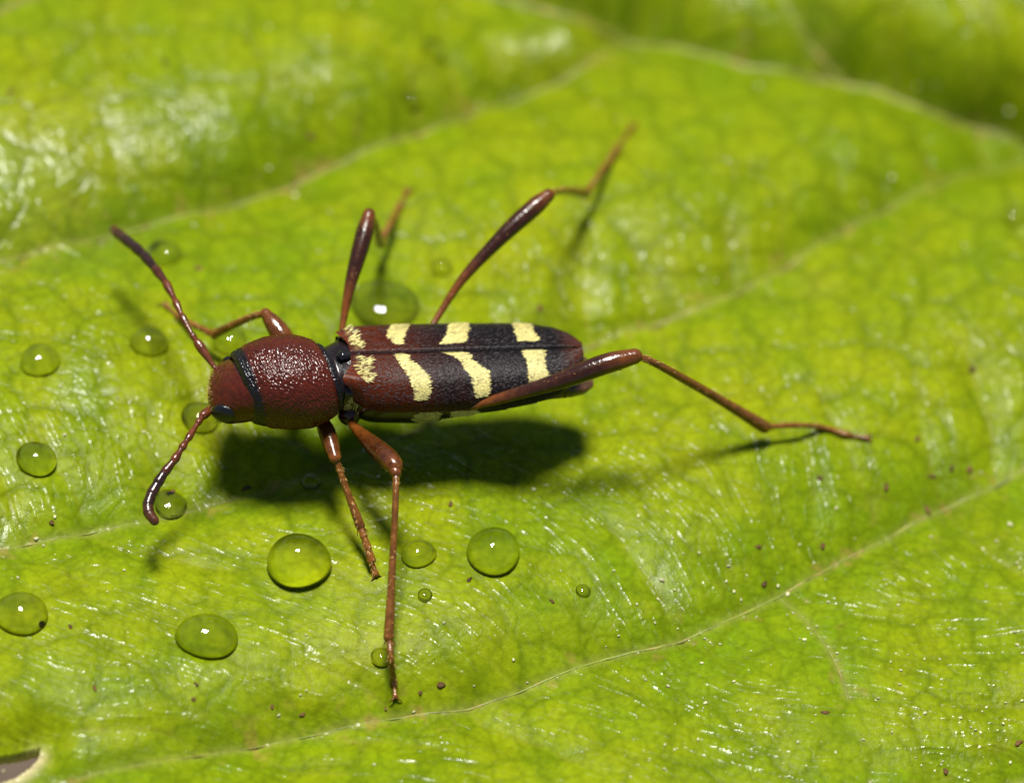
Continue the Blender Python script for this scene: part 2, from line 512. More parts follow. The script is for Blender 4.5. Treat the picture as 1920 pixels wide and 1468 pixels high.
inside &= ~in_poly(GX, GY, tear)
td, ts = poly_dist(GX, GY, tear[5:])
rimk = np.exp(-(td / 0.16) ** 2)[..., None] * 0.9
col = col * (1 - rimk) + np.array([0.42, 0.36, 0.18]) * rimk
td2, _ = poly_dist(GX, GY, tear)
H = H - 0.35 * np.exp(-(td2 / 0.5) ** 2)

idx = np.arange(GX.size).reshape(GX.shape)
keep = inside[:-1, :-1] & inside[1:, :-1] & inside[1:, 1:] & inside[:-1, 1:]
quads = np.stack([idx[:-1, :-1], idx[1:, :-1], idx[1:, 1:], idx[:-1, 1:]], -1)[keep]
V = np.stack([GX, GY, H], -1).reshape(-1, 3)
# the leaf's thickness along every open edge
kp = np.zeros((keep.shape[0] + 2, keep.shape[1] + 2), bool); kp[1:-1, 1:-1] = keep
walls = []
i_, j_ = np.nonzero(kp[1:-1, 1:-1] & ~kp[:-2, 1:-1]); walls.append(np.c_[idx[i_, j_ + 1], idx[i_, j_]])
i_, j_ = np.nonzero(kp[1:-1, 1:-1] & ~kp[2:, 1:-1]); walls.append(np.c_[idx[i_ + 1, j_], idx[i_ + 1, j_ + 1]])
i_, j_ = np.nonzero(kp[1:-1, 1:-1] & ~kp[1:-1, :-2]); walls.append(np.c_[idx[i_, j_], idx[i_ + 1, j_]])
i_, j_ = np.nonzero(kp[1:-1, 1:-1] & ~kp[1:-1, 2:]); walls.append(np.c_[idx[i_ + 1, j_ + 1], idx[i_, j_ + 1]])
W = np.concatenate(walls)
wv = V[W.ravel()].copy(); wv[:, 2] -= 0.30
nb = len(V) + np.arange(len(wv)).reshape(-1, 2)
wq = np.stack([W[:, 1], W[:, 0], nb[:, 0], nb[:, 1]], -1)
Vall = np.concatenate([V, wv])
crest = smooth(0.05, 0.6, RIDGE) * (0.65 + 0.35 * PATCH) * smooth(0.38, 0.58, noise(GX, GY, 0.09, 66, 2))
# wet, glossy patches
for (px, py, r_, am) in ((60, 330, 1.7, .9), (170, 250, 1.2, .6), (340, 230, 1.0, .6), (580, 100, .6, .5), (430, 150, .5, .4), (800, 150, .4, .4), (780, 430, .9, .4), (1030, 80, .5, .5),
                         (1250, 1090, .6, .18), (1650, 1130, .4, .3), (150, 720, .55, .5), (700, 960, .45, .5), (20, 1000, .5, .5), (1520, 540, .6, .4), (1500, 700, .3, .4), (1100, 540, .6, .35), (1540, 60, .6, .5)):
    c_ = ground_at(px, py)
    g_ = np.exp(-((GX - c_[0]) ** 2 + (GY - c_[1]) ** 2) / r_ ** 2)
    crest = np.maximum(crest, am * g_ * (0.4 + 1.2 * noise(GX, GY, 0.3, 68, 2)))
DROPS = [  # px, py, half-width px, height ratio, sink, label
    (560, 1057, 57, 1.0, .15, 'largest round clear water drop, beside the near fore foot'),
    (925, 1037, 50, .85, .10, 'big clear water drop alone on the leaf, beyond the straight middle leg'),
    (785, 1040, 32, .75, .0, 'flat small drop between the straight middle leg and the big lone drop'),
    (388, 1196, 56, .65, .0, 'wide low dome of water with a pointed end'),
    (40, 1155, 48, .8, .0, 'bright drop with a brown speck inside near the torn leaf edge'),
    (68, 862, 37, .75, .05, 'round yellow-green drop, the lower of two matching drops in front of the head'),
    (75, 678, 37, .75, .05, 'round yellow-green drop, the upper of two matching drops in front of the head'),
    (280, 645, 38, .75, .0, 'oval yellow-green drop under the raised antenna, before the far fore foot'),
    (310, 480, 34, .85, .05, 'clear drop beside the dark tip of the raised antenna'),
    (432, 640, 34, .7, .0, 'small drop under the shin of the far fore leg'),
    (375, 785, 36, .7, .0, 'drop half hidden behind the base of the lowered antenna'),
    (318, 945, 32, .45, .0, 'low drop touching the curled tip of the lowered antenna'),
    (722, 574, 64, .42, .0, 'large flat pool of water just beyond the wing covers'),
    (828, 503, 21, .8, .0, 'small yellow-green bead beside the stalk of the far hind thigh'),
    (583, 905, 20, .7, .0, 'tiny drop lying in the dark shadow under the beetle'),
    (716, 1232, 20, .6, .0, 'tiny drop touching the long foot of the straight middle leg'),
    (797, 1116, 14, .6, .0, 'tiny bead of water next to the small flat drop'),
    (1093, 1108, 14, .6, .0, 'tiny bead of water among the wrinkles beyond the big lone drop'),
    (1902, 410, 26, .8, .0, 'blurred drop beyond the hind feet at the vein end'),
    (808, 92, 22, .9, .0, 'tiny sparkling blurred bead on the far leaf bulge, the farther one'),
    (768, 187, 19, .9, .0, 'tiny sparkling blurred bead on the far leaf bulge, the closer one'),
]
crest = np.maximum(crest, 0.075)
for (px, py, rp, hr, sink, lab) in DROPS:      # under water the leaf's own gloss vanishes (nearly equal indices)
    c_ = ground_at(px, py)
    dd_ = np.hypot(GX - c_[0], GY - c_[1]) / (rp / 100.0)
    crest = crest * smooth(0.92, 1.0, dd_)
col4 = np.concatenate([col, np.clip(crest, 0, 1)[..., None]], -1)
Call = np.concatenate([col4.reshape(-1, 4), np.tile([0.34, 0.33, 0.12, 0.0], (len(wv), 1))])
Fall = np.concatenate([quads, wq])
used = np.zeros(len(Vall), bool); used[Fall.ravel()] = True
remap = np.cumsum(used) - 1
leaf = empty('leaf', (0, 0, 0))
tag(leaf, 'broad wet yellow-green leaf with sunken veins, under the beetle', 'leaf')
blade = mesh_obj('blade', Vall[used], remap[Fall], M_leaf, leaf, Call[used])
blade.cycles.is_caustics_receiver = True

# the larger veins: slender cords lying in the creases
for k, pl in VEINS.items():
    keepv = (np.abs(pl[:, 0]) < 24) & (np.abs(pl[:, 1]) < 22)
    q = pl[keepv]
    if len(q) < 4: continue
    tq = np.linspace(0, len(q) - 1, len(q) * 10 - 9)
    q = np.c_[np.interp(tq, np.arange(len(q)), q[:, 0]), np.interp(tq, np.arange(len(q)), q[:, 1])]
    r0 = {'mid': 0.075, 'v4': 0.06, 'v7': 0.022, 'v2': 0.03, 'v3': 0.035}.get(k, 0.04)
    z = np.array([leaf_z(a, b_) for a, b_ in q])
    kern = np.ones(9) / 9
    zs = np.convolve(np.pad(z, 4, mode='edge'), kern, 'valid')
    t = np.linspace(0, 1, len(q))
    rr = r0 * (0.75 + 0.5 * noise(q[:, 0], q[:, 1], 0.5, 71))
    if k in ('v2', 'v3'): rr = rr * (0.35 + 0.65 * smooth(-6.0, 3.0, q[:, 0]))
    v, f = tube(np.c_[q, zs - rr * 0.5], rr, 10)
    nz = noise(v[:, 0], v[:, 1], 0.3, 72, 2)[:, None]
    grn = smooth(0.45, 0.62, noise(v[:, 0], v[:, 1], 0.9, 73, 2))[:, None]
    c = np.array([0.145, 0.155, 0.018]) * (0.7 + 0.6 * nz)
    c = c * (0.85 - 0.6 * grn) + np.array([0.12, 0.165, 0.006]) * (0.15 + 0.6 * grn)
    ru = smooth(0.66, 0.78, noise(v[:, 0], v[:, 1], 0.22, 74))[:, None]
    c = c * (1 - 0.4 * ru) + np.array([0.24, 0.13, 0.05]) * 0.4 * ru
    o = mesh_obj('midrib' if k == 'mid' else 'vein', v, f, M_vein, leaf, c)

# ------------------------------------------------------------------ the beetle
RED = np.array([0.047, 0.0065, 0.0017]); BLACK = np.array([0.0055, 0.0045, 0.0050])
YEL = np.array([0.50, 0.44, 0.155])
beetle = empty('beetle', ground_at(800, 850))
tag(beetle, 'slender red-brown beetle with black rear and pale yellow bands standing on the leaf', 'beetle')

def loft(org, ax, side, up, ts, wid, hup, hdn, nseg, expo=2.0, length=1.0, shift=None, disp=None):
    """Rings along ax; superellipse sections."""
    V = []
    an = np.arange(nseg) / nseg * 2 * math.pi
    c, s = np.cos(an), np.sin(an)
    cc = np.sign(c) * np.abs(c) ** (2 / expo); ss = np.sign(s) * np.abs(s) ** (2 / expo)
    for i, t in enumerate(ts):
        hh = np.where(ss > 0, hup[i], hdn[i])
        p = org + ax * (t * length) + (cc * wid[i])[:, None] * side + (ss * hh)[:, None] * up
        if shift is not None: p = p + shift[i]
        V.append(p)
    return np.stack(V), an

def frame(ax, upref=(0, 0, 1)):
    ax = np.asarray(ax, float); ax /= np.linalg.norm(ax)
    side = np.cross(np.asarray(upref, float), ax); side /= np.linalg.norm(side)
    return ax, side, np.cross(ax, side)

def interp(ts, pts):
    pts = np.array(pts, float)
    # smooth monotone-ish interpolation
    return np.interp(ts, pts[:, 0], pts[:, 1])

def sm_interp(ts, pts, n=9):
    y = interp(np.linspace(0, 1, 400), pts)
    k = np.hanning(2 * n + 1); k /= k.sum()
    y = np.convolve(np.pad(y, n, mode='edge'), k, 'valid')
    return np.interp(ts, np.linspace(0, 1, 400), y)

body_parts = []
# --- pronotum
ZP = 1.75
pf = P(451, 729, 1.60); pr = P(622, 706, 1.78)       # centres of its front and rear rims
ax, sd, up = frame(pr - pf)
yaw = math.radians(-11)
nU, nS = 230, 300
ts = np.linspace(0, 1, nU)
wid = sm_interp(ts, [(0, .60), (.03, .68), (.10, .73), (.2, .80), (.4, .89), (.6, .91), (.78, .86), (.9, .76), (.96, .68), (1, .62)], 7)
hu = sm_interp(ts, [(0, .54), (.03, .62), (.10, .66), (.25, .75), (.45, .80), (.65, .79), (.85, .66), (.95, .57), (1, .50)], 7)
hd = hu * 0.95
G, an = loft(pf, ax, sd, up, ts, wid, hu, hd, nS, 2.1, np.linalg.norm(pr - pf))
# yaw of the rims: shear along the axis with the side coordinate
sidec = (G - pf) @ sd
G = G + (sidec * math.tan(yaw))[..., None] * ax
# rims bow: dorsal side bulges
L = np.linalg.norm(pr - pf)
rad_n = G - (pf + ts[:, None, None] * L * ax)
rad_n /= np.linalg.norm(rad_n, axis=2)[..., None]
AX_ = (ts * L)[:, None] + np.zeros((nU, nS)); TH_ = (an[None, :] * 0.8) + np.zeros((nU, nS))
f1, e1 = voronoi(AX_ + 0.02 * (noise(AX_, TH_, .05, 4) - .5), TH_, 0.047, 91)
gran = np.clip(1 - (f1 / 0.55) ** 2, 0, 1)
fade = smooth(0.06, 0.14, ts)[:, None] * (1 - smooth(0.93, 0.98, ts))[:, None]
lump = 0.03 * (noise(AX_, TH_, 0.35, 92, 2) - 0.5)
G = G + rad_n * ((0.018 * gran * (0.9 + 0.1 * fade)) + lump)[..., None]
# collar grooves
collar = 0.012 * np.exp(-((ts - 0.15) / 0.02) ** 2) + 0.04 * np.exp(-((ts - 0.945) / 0.018) ** 2)
G = G - rad_n * collar[:, None, None]
blk = np.clip(1 - smooth(0.10, 0.16, ts[:, None] + 0.03 * (noise(AX_, TH_, 0.12, 96, 2) - 0.5)) + smooth(0.93, 0.955, ts)[:, None] + 0 * AX_, 0, 1)[..., None]
redv = RED * (0.8 + 0.5 * noise(AX_, TH_, 0.3, 93, 2))[..., None] * (1 + 0.55 * smooth(0.1, -0.7, np.sin(an)))[None, :, None]
C = redv * (1 - blk) + BLACK * blk
fc = G[0].mean(0)
lips = np.stack([fc + (G[0] - fc) * k_ + ax * d_ for k_, d_ in ((0.05, 0.16), (0.55, 0.16), (0.86, 0.13), (0.95, 0.06))])
G = np.concatenate([lips, G]); C = np.concatenate([np.tile(RED * 0.55, (4, nS, 1)), C])
body_parts.append((G.reshape(-1, 3), grid_faces(nU + 4, nS, True), C.reshape(-1, 3)))

# --- head: bent down in front of the pronotum
h0 = P(494, 724, 1.74); h1 = P(400, 742, 1.10)
ax, sd, up = frame(h1 - h0)
nU, nS = 110, 150
ts = np.linspace(0, 1, nU)
wid = sm_interp(ts, [(0, .60), (.2, .64), (.45, .66), (.7, .66), (.88, .60), (.97, .46), (1, .08)], 10)
hu = sm_interp(ts, [(0, .52), (.3, .53), (.55, .50), (.78, .44), (.92, .32), (1, .03)], 10)
hd = hu * 0.9
L = np.linalg.norm(h1 - h0)
G, an = loft(h0, ax, sd, up, ts, wid, hu, hd, nS, 2.15, L)
sidec = (G - h0) @ sd
G = G - (sidec * math.tan(math.radians(10)))[..., None] * ax
AX_ = (ts * L)[:, None] + np.zeros((nU, nS)); TH_ = an[None, :] * 0.6 + np.zeros((nU, nS))
f1, e1 = voronoi(AX_, TH_, 0.055, 94)
rad_n = G - (h0 + ts[:, None, None] * L * ax); rad_n /= np.linalg.norm(rad_n, axis=2)[..., None] + 1e-9
G = G + rad_n * (0.010 * np.clip(1 - (f1 / .55) ** 2, 0, 1) * smooth(1.0, 0.9, ts)[:, None])[..., None]
C = RED * np.array([1.15, 1.2, 1.1]) * (0.75 + 0.5 * noise(AX_, TH_, 0.2, 95, 2))[..., None]
tipk = smooth(0.8, 1.0, ts)[:, None, None]
C = C * (1 - tipk) + np.array([0.10, 0.04, 0.012]) * tipk
body_parts.append((G.reshape(-1, 3), grid_faces(nU, nS, True), C.reshape(-1, 3)))
headc = h0 + (h1 - h0) * 0.6
headG, headN = G, rad_n
# mouthparts under the face
for s in (-1, 1):
    v, f = tube(catmull([h1 + sd * s * .18 - up * .15 - ax * .3, h1 + sd * s * .2 - up * .35 - ax * .12, h1 + sd * s * .07 - up * .5 - ax * .05], 14), np.linspace(.13, .05, 14), 12)
    body_parts.append((v, f, RED * 0.6))

# --- neck between pronotum and wing covers
n0 = P(600, 705, 1.72); n1 = P(668, 692, 1.70)
ax, sd, up = frame(n1 - n0)
ts = np.linspace(0, 1, 40)
wid = interp(ts, [(0, .52), (.3, .56), (.6, .62), (1, .75)]); hu = interp(ts, [(0, .40), (.35, .36), (.6, .42), (1, .50)]); hd = interp(ts, [(0, .5), (.5, .6), (1, .85)])
G, an = loft(n0, ax, sd, up, ts, wid, hu, hd, 80, 2.0, np.linalg.norm(n1 - n0))
body_parts.append((G.reshape(-1, 3), grid_faces(40, 80, True), BLACK * np.array([1.6, 1.1, 1])))

# --- hind body under the wing covers
S0 = P(655, 662, 2.22); S1 = P(1092, 650, 2.08)      # ends of the seam between the wing covers
EW = [(0, .74), (.05, .88), (.12, .94), (.3, .955), (.5, .94), (.7, .90), (.82, .83), (.9, .71), (.95, .56), (.98, .40), (1, .22)]
EH = [(0, .42), (.08, .50), (.3, .54), (.6, .52), (.85, .45), (.95, .37), (1, .31)]
axE = (S1 - S0); LE = np.linalg.norm(axE)
ax, sd, up = frame(axE)
tE = np.linspace(0, 1, 120)
ROLL = math.radians(-3)
sd, up = sd * math.cos(ROLL) + up * math.sin(ROLL), up * math.cos(ROLL) - sd * math.sin(ROLL)
axE_, sdE, upE = ax, sd, up
tb = np.linspace(-0.03, 1.06, 120)
tt = np.clip(tb, 0, 1)
wE = sm_interp(tt, EW, 6) * 0.955; hE = sm_interp(tt, EH, 6)
wB = np.where(tb > 0.85, np.maximum(wE, interp(tb, [(0.85, .72), (.95, .60), (1.02, .46), (1.06, .30)])), wE)
hU = np.where(tb > 0.9, interp(tb, [(0.9, .3), (1.0, .14), (1.06, .05)]), hE - 0.10)
hD = interp(tb, [(-.03, .80), (.1, .96), (.3, .98), (.5, .72), (.8, .45), (1, .32), (1.06, .2)])
shift = -upE[None, :] * (0.42 * smooth(0.82, 1.05, tb) + np.interp(tb, np.linspace(0, 1, 120), sm_interp(np.linspace(0, 1, 120), EH, 6)))[:, None]
G, an = loft(S0, ax, sd, up, tb, wB, hU, hD, 110, 2.2, LE, shift=shift)
# belly segments
seg = np.where(tb > 0.38, 0.018 * (np.mod(tb * 7.5, 1.0)), 0)
ctr = S0 + tb[:, None, None] * LE * ax + shift[:, None, :]
rn = G - ctr; rn /= np.linalg.norm(rn, axis=2)[..., None]
G = G + rn * seg[:, None, None]
C = np.tile(BLACK * np.array([1.7, 1.3, 1.1]), (120, 110, 1))
tailk = smooth(0.93, 1.02, tb)[:, None, None]
C = C * (1 - tailk) + np.array([0.075, 0.036, 0.016]) * tailk
pj = project(G.reshape(-1, 3)).reshape(120, 110, 2)
body_parts.append((G.reshape(-1, 3), grid_faces(120, 110, True), C.reshape(-1, 3)))
hind_idx = sum(len(p[0]) for p in body_parts[:-1])

bv, bf, bc = join(body_parts)
body = mesh_obj('body', bv, bf, M_cut, beetle, bc)
# make the normals of every shell point outward
import bmesh
bm = bmesh.new(); bm.from_mesh(body.data); bmesh.ops.recalc_face_normals(bm, faces=bm.faces[:]); bm.to_mesh(body.data); bm.free()

HG, HSH = G, shift
def hind_side(u, a):
    """Point and outward direction on the flank: u along the wing covers, a angle below the margin (rad)."""
    i = int(np.clip((u + 0.03) / 1.09 * 119, 0, 119))
    best = int(np.argmin(np.abs(((an + math.pi) % (2 * math.pi)) - math.pi - a)))
    return HG[i, best], rn[i, best]

# --- pale hair spots on the flank (both sides)
def hair_patch(pts, nrm, along, n, length, width, colr, lift, name, parent, mat=M_hair, jitter=0.5, seed=0):
    r = np.random.default_rng(seed)
    k = r.integers(0, len(pts), n)
    p = pts[k]; nn = nrm[k]; al = along[k] + jitter * r.normal(size=(n, 3)) * 0.45
    al = al - (al * nn).sum(1)[:, None] * nn; al /= np.linalg.norm(al, axis=1)[:, None] + 1e-9
    d = al + nn * lift * (0.5 + r.random((n, 1)))
    wv_ = np.cross(al, nn) * width * 0.5
    ln = length * (0.6 + 0.8 * r.random((n, 1)))
    a = p - wv_ + nn * 0.002; b_ = p + wv_ + nn * 0.002; mid = p + d * ln * 0.6 + nn * 0.004; c_ = p + d * ln
    V = np.stack([a, b_, mid + wv_ * 0.7, c_, mid - wv_ * 0.7], 1).reshape(-1, 3)
    i = np.arange(n)[:, None] * 5
    F = np.concatenate([i + [0, 1, 2], i + [0, 2, 4], i + [4, 2, 3]])
    C = np.repeat(np.asarray(colr) * (0.7 + 0.6 * r.random((n, 1))), 5, 0)
    o = mesh_obj(name, V, F, mat, parent, C, smooth_shade=False)
    o['kind'] = 'stuff'
    return o

def flank_patch(u0, u1, a0, a1, sgn, n, seed):
    r = np.random.default_rng(seed)
    iu = (np.array([u0, u1]) + 0.03) / 1.09 * 119
    A = ((an + math.pi) % (2 * math.pi)) - math.pi
    if sgn < 0:
        aa = np.where(A < 0, A + math.pi, A - math.pi); aa = -aa
    else:
        aa = A
    I, J = np.meshgrid(np.arange(120), np.arange(110), indexing='ij')
    uc, ac = (iu[0] + iu[1]) / 2, (a0 + a1) / 2
    el = ((I - uc) / ((iu[1] - iu[0]) / 2)) ** 2 + ((aa[J] - ac) / ((a1 - a0) / 2)) ** 2
    mk = el < 1
    if mk.sum() == 0: return None
    pts = G[mk] ; nr = rn[mk]
    # densify by jittering along the surface
    k = r.integers(0, len(pts), n)
    tang = np.cross(nr[k], ax)
    p = pts[k] + ax * ((r.random((n, 1)) - .5) * 0.045) + tang * ((r.random((n, 1)) - .5) * 0.06)
    return hair_patch(p, nr[k], np.tile(ax, (n, 1)), n, 0.075, 0.03, YEL, 0.15, 'flank_hair_spot', beetle, seed=seed)

# --- wing covers
def elytron(s):
    """s=+1: the far one, s=-1: the near one."""
    nu, nv = 300, 110
    u = np.linspace(0, 1, nu); v = np.linspace(0, 1, nv)
    w = sm_interp(u, EW, 5); h = sm_interp(u, EH, 5)
    ang_ = math.pi / 2 - v * math.radians(97)          # from the seam over the side to just under the margin
    ex = 2.5
    cc = np.sign(np.cos(ang_)) * np.abs(np.cos(ang_)) ** (2 / ex); ss = np.sign(np.sin(ang_)) * np.abs(np.sin(ang_)) ** (2 / ex)
    lowd = np.where(ss > 0, 1.0, 0.7)
    ctr = S0 + (u * LE)[:, None] * axE_ - upE * h[:, None]
    p = ctr[:, None, :] + (s * (cc[None, :] * w[:, None]) + s * 0.004)[..., None] * sdE + (ss[None, :] * lowd * h[:, None])[..., None] * upE
    # shoulders reach forward of the shield, front margin is hollow
    fwd = (0.20 * np.exp(-((v - 0.45) / 0.22) ** 2) - 0.02)[None, :] * np.exp(-u * 9)[:, None]
    p = p - axE_ * fwd[..., None]
    # shoulder bump, seam edge
    p = p + upE * (0.07 * np.exp(-((v - 0.42) / 0.16) ** 2)[None, :] * np.exp(-((u - 0.05) / 0.07) ** 2)[:, None])[..., None]
    p = p - upE * (0.03 * np.exp(-(v / 0.010) ** 2)[None, :] * np.ones(nu)[:, None])[..., None]
    du = np.gradient(p, axis=0); dv = np.gradient(p, axis=1)
    nr = np.cross(du, dv) * s
    nr /= np.linalg.norm(nr, axis=2)[..., None] + 1e-12
    if (nr[nu // 2, 20] @ upE) < 0: nr = -nr
    U = u[:, None] * LE + np.zeros((nu, nv)); Vv = v[None, :] * 1.45 + np.zeros((nu, nv))
    fine = noise(U, Vv, 0.045, 120 + s, 2) - 0.5
    p = p + nr * (0.005 * fine)[..., None]
    return p, nr, U, Vv, u, v

BANDS = {
    -1: {  # near wing cover, outlines measured in the picture
        'base': [(664, 668), (672, 665), (690, 672), (694, 690), (698, 712), (688, 716), (672, 700), (666, 685)],
        'b1': [(735, 657), (755, 657), (775, 683), (793, 697), (800, 715), (800, 738), (796, 747), (778, 749), (776, 735), (768, 708), (752, 683), (742, 668)],
        'b2': [(822, 654), (838, 650), (866, 650), (876, 664), (890, 682), (911, 697), (912, 720), (910, 731), (893, 732), (884, 708), (866, 680), (846, 665)],
        'b3': [(976, 644), (1008, 643), (1013, 655), (1017, 690), (1023, 712), (1018, 735), (992, 738), (993, 715), (988, 680), (980, 660)],
    },
    1: {
        'base': [(646, 612), (658, 612), (672, 640), (682, 655), (668, 656), (652, 640), (648, 625)],
        'b1': [(734, 600), (763, 597), (760, 615), (752, 634), (750, 645), (736, 645), (727, 632), (730, 612)],
        'b2': [(847, 599), (877, 597), (873, 620), (868, 643), (828, 645), (838, 625), (843, 610)],
        'b3': [(956, 599), (990, 602), (995, 620), (1006, 636), (1000, 640), (970, 640), (964, 620), (960, 608)],
    }}
FLIP = {'base': 0, 'b1': 1, 'b2': 2, 'b3': 3}
for s in (1, -1):
    p, nr, U, Vv, u, v = elytron(s)
    nu, nv = U.shape
    pp = project(p.reshape(-1, 3)).reshape(nu, nv, 2)
    vis = (nr @ nC) > 0.02
    masks = {}
    for bn, poly in BANDS[s].items():
        q = []
        for (x, y) in poly:
            d = (pp[..., 0] - x) ** 2 + (pp[..., 1] - y) ** 2 + np.where(vis, 0, 1e6)
            k = np.unravel_index(np.argmin(d), d.shape)
            q.append((U[k], Vv[k]))
        q = np.array(q)
        # continue each band over the side to the margin
        if bn != 'base':
            vm = q[:, 1].max(); e = q[:, 1] > vm - 0.10
            q[e, 1] = np.maximum(q[e, 1], 1.02 if s < 0 else 0.98)
        jit = 0.035 * (noise(U * 0.6, Vv * 3, 0.03, 130 + FLIP[bn], 1) - 0.5) * 2 + 0.03 * (noise(U, Vv, 0.15, 140 + s, 1) - 0.5) * 2
        masks[bn] = in_poly(U + jit, Vv + 0.02 * (noise(U, Vv, 0.05, 150, 1) - 0.5), q)
    t = u[:, None, None]
    nn = (noise(U, Vv, 0.6, 160, 2))[..., None]
    k1 = smooth(0.15, 0.58, t + 0.35 * (nn - 0.5)); k2 = smooth(0.88, 1.0, t)
    C = np.array([0.047, 0.0095, 0.0032]) * (1 - k1) + np.array([0.0062, 0.0050, 0.0055]) * k1
    C = C * (1 - k2) + np.array([0.055, 0.014, 0.007]) * k2
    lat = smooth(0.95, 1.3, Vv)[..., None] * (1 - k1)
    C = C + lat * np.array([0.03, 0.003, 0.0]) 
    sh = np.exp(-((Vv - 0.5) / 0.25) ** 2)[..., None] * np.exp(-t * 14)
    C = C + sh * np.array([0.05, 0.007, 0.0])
    seam = np.exp(-(Vv / 0.022) ** 2)[..., None]
    C = C * (1 - 0.8 * seam) + BLACK * 0.8 * seam
    for bn, mk in masks.items():
        kk = (mk[..., None] * (0.92 if bn != 'base' else 0.12)) * (1 - 0.9 * np.exp(-(Vv / 0.022) ** 2)[..., None])
        C = C * (1 - kk) + YEL * kk * (0.9 + 0.2 * noise(U, Vv, 0.05, 170)[..., None])
    # inner fold so that the shell has an edge
    pin = p[:, -1, :] - sdE * s * 0.12
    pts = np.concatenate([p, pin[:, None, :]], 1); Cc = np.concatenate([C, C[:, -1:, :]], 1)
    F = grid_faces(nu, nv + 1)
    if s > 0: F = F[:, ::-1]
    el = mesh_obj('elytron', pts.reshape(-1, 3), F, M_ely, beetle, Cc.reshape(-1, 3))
    el['label'] = ('wing cover on the far side' if s > 0 else 'wing cover on the near side') + ', red-brown to black with yellow bands'
    al = np.gradient(p, axis=0); al /= np.linalg.norm(al, axis=2)[..., None]
    r = np.random.default_rng(200 + s)
    def surf(mk, n):
        ii = np.argwhere(mk)
        k = ii[r.integers(0, len(ii), n)]
        fu = r.random(n)[:, None]; fv = r.random(n)[:, None]
        k2_ = np.minimum(k + 1, [nu - 1, nv - 1])
        base_ = p[k[:, 0], k[:, 1]]
        q = base_ + (p[k2_[:, 0], k[:, 1]] - base_) * fu + (p[k[:, 0], k2_[:, 1]] - base_) * fv
        return q, nr[k[:, 0], k[:, 1]], al[k[:, 0], k[:, 1]]
    for bn, mk in masks.items():
        if mk.sum() < 10: continue
        area = mk.sum() * (LE / nu) * (1.45 / nv)
        q, n_, a_ = surf(mk & (Vv > 0.03), int(area * (7500 if bn != 'base' else 1150)))
        hair_patch(q, n_, a_, len(q), 0.065 if bn != 'base' else 0.10, 0.018, YEL * (1.05 if bn != 'base' else 0.95), 0.16 if bn != 'base' else 0.25, 'hair_band', el, seed=300 + FLIP[bn] + s * 7, jitter=0.35 if bn != 'base' else 0.6)
    q, n_, a_ = surf(np.ones((nu, nv), bool) & (Vv > 0.02), 3400)
    hair_patch(q, n_, a_, len(q), 0.045, 0.007, (0.05, 0.038, 0.038), 0.35, 'pubescence', el, seed=330 + s, jitter=0.5)

# shield between the wing cover bases
sc0 = P(640, 668, 2.16)
ts = np.linspace(0, 1, 24)
Gs, a2 = loft(sc0 - axE_ * 0.10, axE_, sdE, upE, ts, interp(ts, [(0, .02), (.2, .12), (.6, .10), (1, .02)]), interp(ts, [(0, .01), (.3, .10), (.7, .08), (1, .01)]), interp(ts, [(0, .01), (.3, .2), (1, .05)]), 36, 2.0, 0.36)
mesh_obj('scutellum', Gs.reshape(-1, 3), grid_faces(24, 36, True)[:, ::-1], M_limb, beetle, np.tile(BLACK, (24 * 36, 1)))

# flank spots
flank_patch(-0.03, 0.04, -0.95, 0.05, -1, 600, 401)
flank_patch(0.26, 0.37, -0.55, -0.02, -1, 700, 402)
flank_patch(0.42, 0.53, -0.45, -0.02, -1, 600, 403)
flank_patch(0.27, 0.39, -0.80, -0.30, 1, 300, 404)

# --- eyes
def ellipsoid(c, axes, nu=36, nv=48, notch=None):
    a, b_, c3 = axes
    th_ = np.linspace(0, math.pi, nu)[:, None]; ph = np.arange(nv)[None, :] / nv * 2 * math.pi
    d = np.stack([np.sin(th_) * np.cos(ph), np.sin(th_) * np.sin(ph), np.cos(th_) + 0 * ph], -1)
    k = np.ones(d.shape[:2])
    if notch is not None:
        k = 1 - 0.35 * np.exp(-((1 - d @ notch) / 0.12))
    return (np.asarray(c) + (d * k[..., None]) @ np.stack([a, b_, c3])).reshape(-1, 3), grid_faces(nu, nv, True)[:, ::-1]
hx, hs, hu_ = frame(h1 - h0)
for s in (1, -1):
    a_e = math.radians(12) if s > 0 else math.pi - math.radians(12)      # on the flanks of the head, a little above its middle
    i_e, j_e = int(0.66 * headG.shape[0]), int(round(a_e / (2 * math.pi) * headG.shape[1]))
    c, out_ = headG[i_e, j_e], headN[i_e, j_e]
    tg_ = np.cross(out_, hx)
    nt_ = np.array([0.75, 0.6, 0.2]); nt_ /= np.linalg.norm(nt_)
    v, f = ellipsoid(c - out_ * 0.03, (hx * 0.25, tg_ * 0.21, out_ * 0.12), notch=nt_)
    mesh_obj('eye', v, f, M_eye, beetle, np.tile([0.004, 0.0045, 0.004], (len(v), 1)))

# pale hairs on the face and beside the eyes
fm = (np.linspace(0, 1, headG.shape[0]) > 0.72)[:, None] & (np.sin(np.arange(headG.shape[1]) / headG.shape[1] * 2 * math.pi) > -0.3)[None, :]
fp, fn = headG[fm], headN[fm]
hair_patch(fp, fn, np.tile(hx - 0.4 * hu_, (len(fp), 1)), 150, 0.06, 0.008, (0.26, 0.16, 0.05), 0.4, 'face_hair', beetle, seed=610, jitter=0.6)

